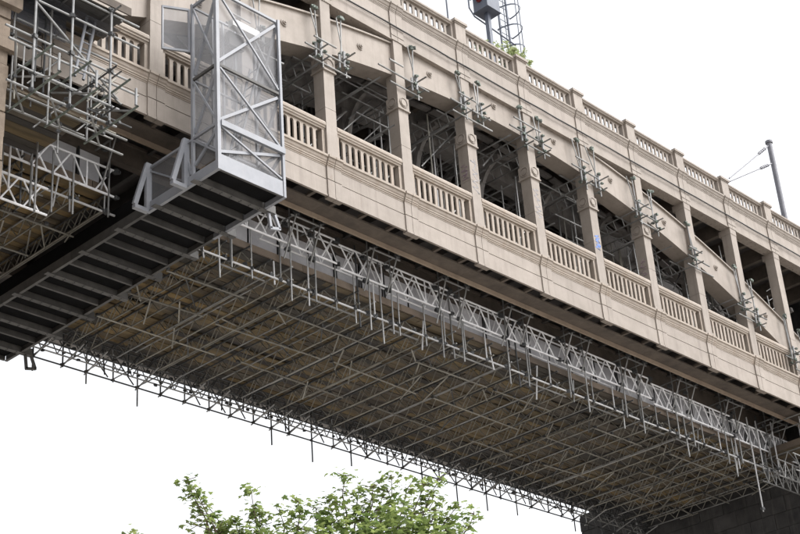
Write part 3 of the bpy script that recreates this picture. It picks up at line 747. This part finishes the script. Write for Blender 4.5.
for z, y, xa, xb in ((-.57,-1.16,-10.6,-7.6), (-1.62,-1.16,-11.2,-7.9), (-1.92,-1.16,-11.1,-7.6), (-2.6,-1.24,-10.9,-8.2), (-3.03,-1.16,-11.1,-8.2), (-3.05,-.33,-10.9,-7.4), (-2.62,-.35,-10.8,-7.3), (-.57,-.31,-10.4,-7.6), (0.05,-1.16,-10.6,-7.6)):
    tube('ledger', (xa,y,z), (xb,y,z), ls, 'jack' if z not in (-3.05,-2.62) else 'galv', 0.027)
tube('brace', (-10.44,-1.13,-.60), (-8.15,-1.13,-2.25), ls, 'jack', 0.027)
tube('brace', (-10.9,-1.1,-1.6), (-10.4,-.4,-2.6), ls, 'galv')
tube('brace', (-8.9,-.4,-1.1), (-8.1,-1.2,-2.4), ls, 'galv')
for i in range(34):
    x = U(-10.7,-7.7); y = U(-1.15,.2); z = U(-3.0,-.4); q = R_(); mk = random.choice(('galv','rusty','clamp','galv'))
    if q < .35: tube('ledger', (x-U(.3,.9),y,z), (min(x+U(.3,.9),-7.4),y,z), ls, mk, .021)
    elif q < .6: tube('transom', (x,y-U(.3,.8),z), (x,min(y+U(.3,.8),.05),z), ls, mk, .021)
    elif q < .8: tube('standard', (x,min(y,0),z-.6), (x,min(y,0),z+U(.3,.9)), ls, mk, .021)
    else: tube('brace', (x-.4,min(y,0),z-.5), (x+.4,min(y,0),z+.5), ls, mk, .02)
    clamp(cl, (x,min(y,0),z), .045)
tube('standard', (-9.95,-.45,-2.2), (-9.95,-.45,.2), ls, 'clamp', 0.026)
tube('standard', (-9.55,-.2,-2.2), (-9.55,-.2,.2), ls, 'clamp', 0.026)
for i in range(8):
    y = -1.15 + i*0.17
    MB().box(-10.6, -7.95 + U(-.1,.1), y, y+.16, 0.14, 0.178).build('plank', M['gbeam'] if i % 3 else M['board'], ls)
MB().box(-10.6, -7.9, -1.26, -1.22, 0.18, 0.40).build('toe_board', M['brown'], ls)
MB().add([(-10.6,-1.0,-.15),(-8.0,-1.0,-.15),(-8.0,-.2,.13),(-10.6,-.2,.13)], [(0,1,2,3)]).build('debris_net', M['debris'], ls)
MB().add([(-10.6,-.2,-.55),(-9.0,-.2,-.55),(-9.0,-.2,.13),(-10.6,-.2,.13)], [(0,1,2,3)]).build('debris_net', M['debris'], ls)
for (xa_, xb_) in ((-8.66,-9.0), (-8.42,-8.76)):
    tube('ladder_beam_rail', (xa_,-.62,.42), (xb_,-.62,-1.7), ls, 'gantry', 0.036)
for i in range(7):
    f_ = (i+.5)/7; tube('ladder_beam_rung', (-8.66-.34*f_,-.62,.42-2.12*f_), (-8.42-.34*f_,-.62,.42-2.12*f_), ls, 'gantry', 0.018)
MB().obox((-8.52,-.62,.40), (.24,.05,.06), (-.02,.1,0), (0,0,.03)).build('cap_board', M['teal'], ls)
# low white lattice and planks that carry the scaffold back to the pier
p = MB(); p.tube((-10.5,1.93,-3.12), (-7.9,1.93,-3.12), .03, 8); p.tube((-10.5,1.93,-3.84), (-7.9,1.93,-3.84), .03, 8)
g = p.build('lattice_girder', M['alu'], ls); s = -10.45
while s < -8.2:
    MB().tube((s,1.93,-3.12),(s+.46,1.93,-3.83),.022,6,False).build('lacing_bar', M['alu'], g); MB().tube((s+.5,1.93,-3.12),(s+.04,1.93,-3.83),.022,6,False).build('lacing_bar', M['alu'], g); s += .62
for x in (-10.2,-9.6,-9.0,-8.4,-7.8,-7.2):
    tube('tail', (x, 1.9, -3.2-U(.1,.7)), (x, 1.9, -2.0), ls, 'galv' if R_()<.5 else 'alu')
tube('tail', (-8.62, 1.35, -4.25), (-8.62, 1.35, -1.9), ls, 'galv', 0.028)
for i in range(9): MB().box(-10.55, -8.35, -.15+i*.225, .06+i*.225, -2.40+U(0,.03), -2.355+.03).build('plank', M['board'], ls)
cl.build('couplers', M['clamp'], ls, kind='stuff')

# ------------------------------------------------------------------ small platform by the right pier
rp = thing('pier_platform', (25.5, 0.8, -2.4), 'short plank platform with white lattice sides, reaching out in front of the dark right-hand pier', 'scaffold')
cl = MB()
for i in range(6): MB().box(24.5+i*.23, 24.71+i*.23, -1.0+U(0,.1), 2.3, -2.42+U(0,.02), -2.38+.02).build('plank', M['board'], rp)
MB().box(24.44, 24.485, -1.0, 2.3, -2.42, -2.18).build('toe_board', M['toeboard'], rp)
for z in (-1.34, -1.70): tube('guard_rail', (24.3, -1.2, z), (24.3, 2.3, z), rp, 'galv')
p = MB(); p.tube((24.55,-1.2,-2.5),(24.55,2.3,-2.5),.026,8); p.tube((24.55,-1.2,-3.2),(24.55,2.3,-3.2),.026,8)
g = p.build('lattice_girder', M['galv'], rp); s = -1.1
while s < 1.8: MB().tube((24.55,s,-2.5),(24.55,s+.4,-3.2),.018,6,False).build('lacing_bar', M['galv'], g); MB().tube((24.55,s+.8,-2.5),(24.55,s+.4,-3.2),.018,6,False).build('lacing_bar', M['galv'], g); s += .8
for yy in (0.4, 1.1, 1.8):
    p = MB(); p.tube((23.2,yy,-3.15),(26.5,yy,-3.15),.026,8); p.tube((23.2,yy,-3.8),(26.5,yy,-3.8),.026,8)
    g = p.build('lattice_girder', M['galv'], rp); s = 23.3
    while s < 26: MB().tube((s,yy,-3.15),(s+.32,yy,-3.8),.018,6,False).build('lacing_bar', M['galv'], g); MB().tube((s+.5,yy,-3.15),(s+.32,yy,-3.8),.018,6,False).build('lacing_bar', M['galv'], g); s += .5
for x, yy, l in ((23.0,1.9,2.6),(24.6,.6,2.3),(24.2,1.6,.9),(25.2,1.0,1.0),(25.8,.4,1.4),(23.6,1.9,1.0)):
    tube('tail', (x,yy,-2.4-l), (x,yy,-1.3), rp, 'mid'); clamp(cl, (x,yy,-2.4-l+.12), .06)
cl.build('couplers', M['clamp'], rp, kind='stuff')

# ------------------------------------------------------------------ clamped scaffolds on the columns
names = {-1:'clamped tube scaffold on the column behind the gantry cage', 0:'clamped tube scaffold on the column just right of the gantry cage', 1:'clamped tube scaffold on the second column right of the gantry cage', 2:'clamped tube scaffold on the third column from the gantry cage, the one with grey scribbles', 3:'clamped tube scaffold on the column next left of the blue graffiti column', 4:'clamped tube scaffold on the column marked with blue graffiti', 5:'clamped tube scaffold on the column next right of the blue graffiti column', 6:'clamped tube scaffold on the second column right of the blue graffiti', 7:'clamped tube scaffold low on the arch rib, on the rightmost but one column', 8:'clamped tube scaffold at the right edge, where the arch drops behind the parapet'}
for k in range(-1, 9):
    x = k*B; t = thing('column_scaffold', (x, 0, max(0.3, zb(x)-.6)), names[k], 'scaffold', 'tube scaffolds clamped to the bridge columns')
    cl = MB(); cg = MB(); rnd = random.Random(100+k)
    zlo = zb(x) - 0.25 + rnd.uniform(-.12,.12); zhi = zt(x) + 0.02; drop = rnd.random()
    for s in (-1, 1):
        xs = x + s*(0.36 + rnd.uniform(-.05,.14))
        if k not in (2, 4) and ((s < 0 and drop < .22) or (s > 0 and drop > .86)): continue
        zl = zlo + (0.05 if s < 0 else -.05) + (0 if 0 < k < 5 else 0)
        zlb = zb(xs) - 0.25 + rnd.uniform(-.14,.14); zhb = min(zt(xs) + 0.02, 5.36)
        # wires and tubes up over the rib to the top clamps
        tube('tie', (xs, 0.02, zlb), (xs + s*0.06, 0.0, zhb), t, 'galv', 0.022)
        tube('tie', (xs + rnd.uniform(-.1,.25), 0.03, zlb+.05), (xs - rnd.uniform(.05,.45), 0.02, zhb), t, 'galv', 0.02)
        tube('transom', (xs, -0.45 + rnd.uniform(-.1,.1), zlb), (xs, 3.2, zlb), t, 'galv', 0.0255)
        tube('transom', (xs + .12, -0.3, zlb-.32), (xs + .12, 3.2, zlb-.32), t, 'galv', 0.0255)
        for j in range(7):                          # rungs turn the two transoms into a ladder beam
            yj = 0.7 + j*0.36; tube('rung', (xs, yj, zlb), (xs+.12, yj, zlb-.32), t, 'galv', 0.017)
        MB().tube((xs+.04, -.06, zlb-.22), (xs+.04, -.06, zlb+.32), 0.042, 8).build('jack', M['jack'], t)
        if rnd.random() < .7: MB().tube((xs-.12, -.03, zlb-.3), (xs-.12, -.03, zlb+.16), 0.034, 8).build('jack', M['jack'], t)
        tube('standard', (xs+.18, .02, zlb-.5), (xs+.18, .02, zlb+.42), t, 'galv', 0.0255)
        for z in (zlb-.3, zlb-.02, zlb+.26):
            for yq in (-.12, .06): clamp(cg, (xs + rnd.uniform(-.12,.16), yq, z + rnd.uniform(-.05,.05)), 0.045)
        for q in range(3): clamp(cg, (xs + s*.05 + rnd.uniform(-.12,.12), -.02, zhb + rnd.uniform(-.05,.1)), 0.05)
    tube('ledger', (x-1.0-rnd.uniform(-.3,.3), -0.06, zlo+.02), (x+0.85+rnd.uniform(-.4,.3), -0.06, zlo-.02), t, 'galv')
    tube('ledger', (x-.62-rnd.uniform(-.3,.3), 0.02, zlo-.3), (x+.95+rnd.uniform(-.4,.3), 0.02, zlo-.32), t, 'galv')
    tube('ledger', (x-.8-rnd.uniform(-.3,.3), -.2, zlo+.28), (x-.05+rnd.uniform(-.4,.3), -.2, zlo+.26), t, 'galv')
    tube('ledger', (x-.75, .75, zlo+.1), (x+.75, .75, zlo+.1), t, 'galv'); tube('ledger', (x-.9, 1.7, zlo+.03), (x+.9, 1.7, zlo+.03), t, 'galv')
    # uprights standing on the footway in the bay, with a rail
    for dx in (0.85, 1.55):
        xx = x + dx
        top_ = min(zb(xx), 4.1) - 0.1
        if top_ > 1.6 and abs(xx) < 30:
            tube('standard', (xx, 1.5, 0.03), (xx, 1.5, top_), t, 'galv', 0.0265); tube('standard', (xx+.1, 2.2, 0.03), (xx+.1, 2.2, top_), t, 'galv', 0.0265)
    tube('ledger', (x+.4, 1.47, 2.3), (x+2.3, 1.47, 2.3), t, 'galv', 0.024); tube('brace', (x+.5, 1.55, 1.3), (x+2.1, 1.55, 3.2), t, 'galv', 0.022)
    for j in range(27):                             # the tangle standing in the bay behind
        y = rnd.choice((1.2, 1.9, 3.1, 3.7, 4.4, 5.2)); xx = x + rnd.uniform(.3, 2.9); tp = min(5.4, zb(xx) - .1 if y < 3 else 5.4)
        if tp < 1.4: continue
        q = rnd.random()
        if q < .3: tube('standard', (xx, y, .03), (xx + rnd.uniform(-.05,.05), y, tp), t, rnd.choice(('galv','mid','rusty')), .0265)
        elif q < .6: z = rnd.uniform(1.3, tp); tube('ledger', (xx-1.2, y, z), (xx+1.0, y, z+rnd.uniform(-.05,.05)), t, 'galv', .025)
        elif q < .8: z = rnd.uniform(1.6, tp); tube('transom', (xx, y-1.1, z), (xx, y+1.8, z), t, 'galv', .025)
        else: z = rnd.uniform(1.2, tp-.1); tube('brace', (xx-.9, y, z), (xx+.6, y+.3, min(z+1.6, 5.4)), t, 'galv', .024)
    if k >= 5:                                      # lattice tower inclined through the bay
        for (xa_, xb_) in ((.75, .95), (1.15, 1.35), (1.75, 1.9), (2.15, 2.3)): tube('standard', (x+xa_, 1.1, .9), (x+xa_-.2, 1.1, min(5.3, zt(x+xa_)+2.2)), t, 'galv', 0.028)
        for j in range(9):
            if 1.3+j*.42 < 5.3: tube('rung', (x+.75-.2*j/9, 1.1, .95+j*.42), (x+1.15-.2*j/9, 1.1, 1.2+j*.42), t, 'galv', 0.017); tube('rung', (x+2.15-.2*j/9, 1.1, .95+j*.42), (x+1.75-.2*j/9, 1.1, 1.2+j*.42), t, 'galv', 0.017)
    cg.build('couplers', M['green'], t, kind='stuff')

# ------------------------------------------------------------------ things up on the railway deck
SIGBOX = (9.34, 10.03, 1.31, 1.94, 10.7)
sg = thing('railway_signal', (10.6, 2.3, 6.72), 'dark blue-grey railway signal post with red lens, caged ladder and platform, behind the parapet', 'signal')
p = MB(); p.bar((9.68,1.62,6.725), (9.68,1.62,10.655), .15); p.build('post', M['signal'], sg)
HX0, HX1, HY0, HY1, HZ = SIGBOX
p = MB(); p.box(HX0, HX1, HY0, HY1, HZ, HZ+2.3); p.box(HX0-.03, HX1+.03, HY0-.03, HY1+.03, HZ-.04, HZ-.003); p.build('signal_head', M['signal'], sg)
yc = (HY0+HY1)/2
MB().tube((HX0-.002, yc, HZ+.42), (HX0-.05, yc, HZ+.42), .13, 16).build('lens', M['lens'], sg)
d = MB()
for i in range(8):
    a = math.pi*i/8; b_ = math.pi*(i+1)/8
    d.bar((HX0-.17, yc+.17*math.cos(a), HZ+.42+.17*math.sin(a)), (HX0-.17, yc+.17*math.cos(b_), HZ+.42+.17*math.sin(b_)), .3, .012)
d.build('lens_hood', M['signal'], sg)
p = MB(); p.path([(9.05,1.9,12.6),(9.05,1.9,10.75),(9.3,1.9,10.5),(11.5,1.9,10.3)], .03, 6); p.path([(9.05,1.9,11.3),(9.95,1.9,11.25)], .025, 6); p.path([(9.3,2.9,10.5),(9.05,2.9,10.75),(9.05,2.9,12.6)], .03, 6); p.build('guard_rail', M['signal'], sg)
p = MB(); p.bar((11.45,2.45,6.73), (11.45,2.45,13.2), .06); p.bar((11.95,2.45,6.73), (11.95,2.45,13.2), .06); lr = p.build('ladder', M['signal'], sg)
for i in range(20): MB().tube((11.45,2.45,7+i*.3), (11.95,2.45,7+i*.3), .014, 6).build('rung', M['signal'], lr)
cg = MB()
for z in (9.4, 10.3, 11.2, 12.1):
    P = [(11.7 + .42*math.cos(t), 2.45 - .75*math.sin(t) if True else 0, z) for t in [math.pi*i/10 for i in range(11)]]
    P = [(11.45, 2.45, z)] + P[::-1] + [(11.95, 2.45, z)]
    for a, b_ in zip(P, P[1:]): cg.bar(a, b_, .02, .05)
for t in (0.15, .5, .85): cg.bar((11.7 + .42*math.cos(math.pi*t), 2.45 - .75*math.sin(math.pi*t), 9.4), (11.7 + .42*math.cos(math.pi*t), 2.45 - .75*math.sin(math.pi*t), 13.1), .03, .015)
cg.build('ladder_cage', M['signal'], sg)

mt = thing('catenary_mast', (28.66, 1.5, 6.72), 'dark grey steel mast with two insulated stay wires, standing behind the parapet at the right', 'mast')
MB().tube((28.66,1.5,6.725), (28.66,1.5,12.95), .118, 16).build('pole', M['mast'], mt, smooth=False)
p = MB(); p.tube((28.66,1.5,12.952), (28.66,1.5,13.06), .165, 16); p.tube((28.66,1.5,7.6), (28.66,1.5,7.75), .15, 16); p.build('cap', M['mast'], mt)
for ztop in (12.75, 11.85):
    a = Vector((28.5,1.5,ztop)); b_ = Vector((24.5,1.5,9.55 if ztop > 12 else 9.4)); d_ = (b_-a).normalized()
    MB().tube(a, b_, .032, 6).build('stay_wire', M['mast'], mt)
    ins = MB(); 
    for i in range(9): ins.tube(a + d_*(.35+i*.11), a + d_*(.35+i*.11+.085), .07 if i % 2 else .055, 8)
    ins.build('insulator', M['mast'], mt)

# ------------------------------------------------------------------ foliage
LEAF = [(0,0),(.16,-.10),(.42,-.06),(.30,.12),(.52,.40),(.24,.38),(.16,.62),(0,.98),(-.16,.62),(-.24,.38),(-.52,.40),(-.30,.12),(-.42,-.06),(-.16,-.10)]
def add_leaf(V, F, p, size, rnd, droop=0.5):
    p = Vector(p); th = rnd.uniform(0, 6.283)
    d = Vector((math.cos(th), math.sin(th), rnd.uniform(-droop, .25))).normalized()
    n = (Vector((0,0,1)) + Vector((rnd.uniform(-.7,.7), rnd.uniform(-.7,.7), 0))).normalized()
    s = d.cross(n).normalized(); n = s.cross(d); b = len(V)
    V.append(tuple(p + d*size*.3 - n*size*.03))
    for x, y in LEAF: V.append(tuple(p + s*(x*size) + d*(y*size) + n*(size*(-.22*abs(x) - .18*y*y + rnd.uniform(-.03,.03)))))
    k = len(LEAF)
    for i in range(k): F.append((b, b+1+i, b+1+(i+1) % k))
def foliage(name, m, parent, V, F):
    me = bpy.data.meshes.new(name); c = Vector(V[0]); me.from_pydata([(v[0]-c.x, v[1]-c.y, v[2]-c.z) for v in V], [], F); me.materials.append(m); me.update()
    o = bpy.data.objects.new(name, me); o.location = c; o['kind'] = 'stuff'; return link(o, parent, Matrix.Translation(c))
rnd = random.Random(31)
tree = thing('maple_tree', (-5.2, -4.0, GROUND), 'leafy light green maple treetop rising into view below the bridge', 'tree')
V, F = [], []; br = MB()
cx, cy = -5.2, -4.0
def limb(a, b, r0, r1, n=5, wob=.25):
    a, b = Vector(a), Vector(b); prev = a
    for i in range(1, n+1):
        q = a.lerp(b, i/n) + (Vector((rnd.uniform(-wob,wob), rnd.uniform(-wob,wob), 0)) if i < n else Vector())
        br.tube(prev, q, r0 + (r1-r0)*i/n, 7); prev = q
# the camera-facing spread runs along t = (0.67, -0.74); shoots end where the crown shows its peaks
T = Vector((0.669, -0.743, 0)); D = Vector((0.743, 0.669, 0))
tips = []
for px_, py_ in ((-2.62,.04),(-2.46,.2),(-2.26,.45),(-1.98,.84),(-1.66,.92),(-1.3,.36),(-1.14,.74),(-.77,.64),(-.34,.6),(-.02,.62),(.3,.52),(.68,.16),(.94,.42),(1.26,.34),(1.68,.18),(2.0,.3),(2.38,.47),(2.7,.42),(2.6,.8),(3.05,.88),(3.4,1.1),(-3.66,1.04),(1.45,.6)):
    tips.append((px_*(.97 if px_ < 0 else .92), rnd.uniform(-.45, .3), -11.62 - py_*1.05))
trunk_top = Vector((cx, cy, -17.5))
MB().tube((cx,cy,GROUND), (cx,cy,-20.5), .32, 12).tube((cx,cy,-20.5), (cx+.1,cy,-17.4), .26, 12).build('trunk', M['bark'], tree)
for t_, d_, z_ in tips:
    tip = Vector((cx, cy, 0)) + T*t_ + D*d_; tip.z = z_
    base = Vector((cx, cy, 0)) + T*(t_*.55) + D*(d_*.5); base.z = -14.6
    limb(trunk_top, base, .12, .06, 4, .2); limb(base, tip, .05, .008, 7, .08)
    for i in range(7):                              # side twigs with leaves
        f_ = .3 + .7*i/6; c = base.lerp(tip, f_); spread = (1.05-f_)*.75 + .14
        for j in range(5):
            e = c + Vector((rnd.gauss(0,1), rnd.gauss(0,1), rnd.gauss(.25,.5)))*spread*.4
            br.tube(c, e, .008, 4, False)
            for q in range(rnd.randint(3,6)):
                add_leaf(V, F, e + Vector((rnd.gauss(0,.09), rnd.gauss(0,.09), rnd.gauss(0,.07))), rnd.uniform(.09,.165), rnd)
tt = sorted((t_, z_) for t_, d_, z_ in tips if t_ > -3)
def ztop_at(t):
    if t <= tt[0][0]: return tt[0][1] - 1.2*(tt[0][0]-t)
    for (a, za), (b, zc) in zip(tt, tt[1:]):
        if a <= t <= b: return za + (zc-za)*(t-a)/(b-a)
    return tt[-1][1] - 1.0*(t-tt[-1][0])
for i in range(900):                                # the mass of the crown below the shoots
    t_ = rnd.uniform(-2.2, 3.0); d_ = rnd.gauss(0, .9); top_ = ztop_at(t_) - .62 - .25*d_*d_ - (.55 if t_ < -1.5 else 0)
    c = Vector((cx,cy,0)) + T*t_ + D*d_; c.z = top_ - abs(rnd.gauss(0, .8)) if i < 560 else rnd.uniform(-18, -13.5)
    for q in range(rnd.randint(9,15)): add_leaf(V, F, c + Vector((rnd.gauss(0,.17), rnd.gauss(0,.17), rnd.gauss(0,.13))), rnd.uniform(.09,.17), rnd)
br.build('branches', M['bark'], tree)
foliage('crown', M['leaf'], tree, V, F)

pb = thing('parapet_weed', (9.9, .6, 7.6), 'bushy pale green weed growing on top of the parapet beside the signal', 'plant')
V, F = [], []; st = MB()
for i in range(34):
    b_ = Vector((9.55 + rnd.gauss(0,.22), .55 + rnd.gauss(0,.08), 7.45)); e = b_ + Vector((rnd.gauss(0,.42), rnd.gauss(0,.2), rnd.uniform(.35,1.1)))
    if i > 28: b_.x -= 1.75; e = b_ + Vector((rnd.gauss(0,.12), rnd.gauss(0,.1), rnd.uniform(.4,.7)))
    st.tube(b_, e, .008, 4, False)
    for j in range(26): add_leaf(V, F, b_.lerp(e, rnd.uniform(.3,1)) + Vector((rnd.gauss(0,.05), rnd.gauss(0,.05), 0)), rnd.uniform(.07,.14), rnd)
st.build('stems', M['weed'], pb); foliage('leaves', M['weed'], pb, V, F)
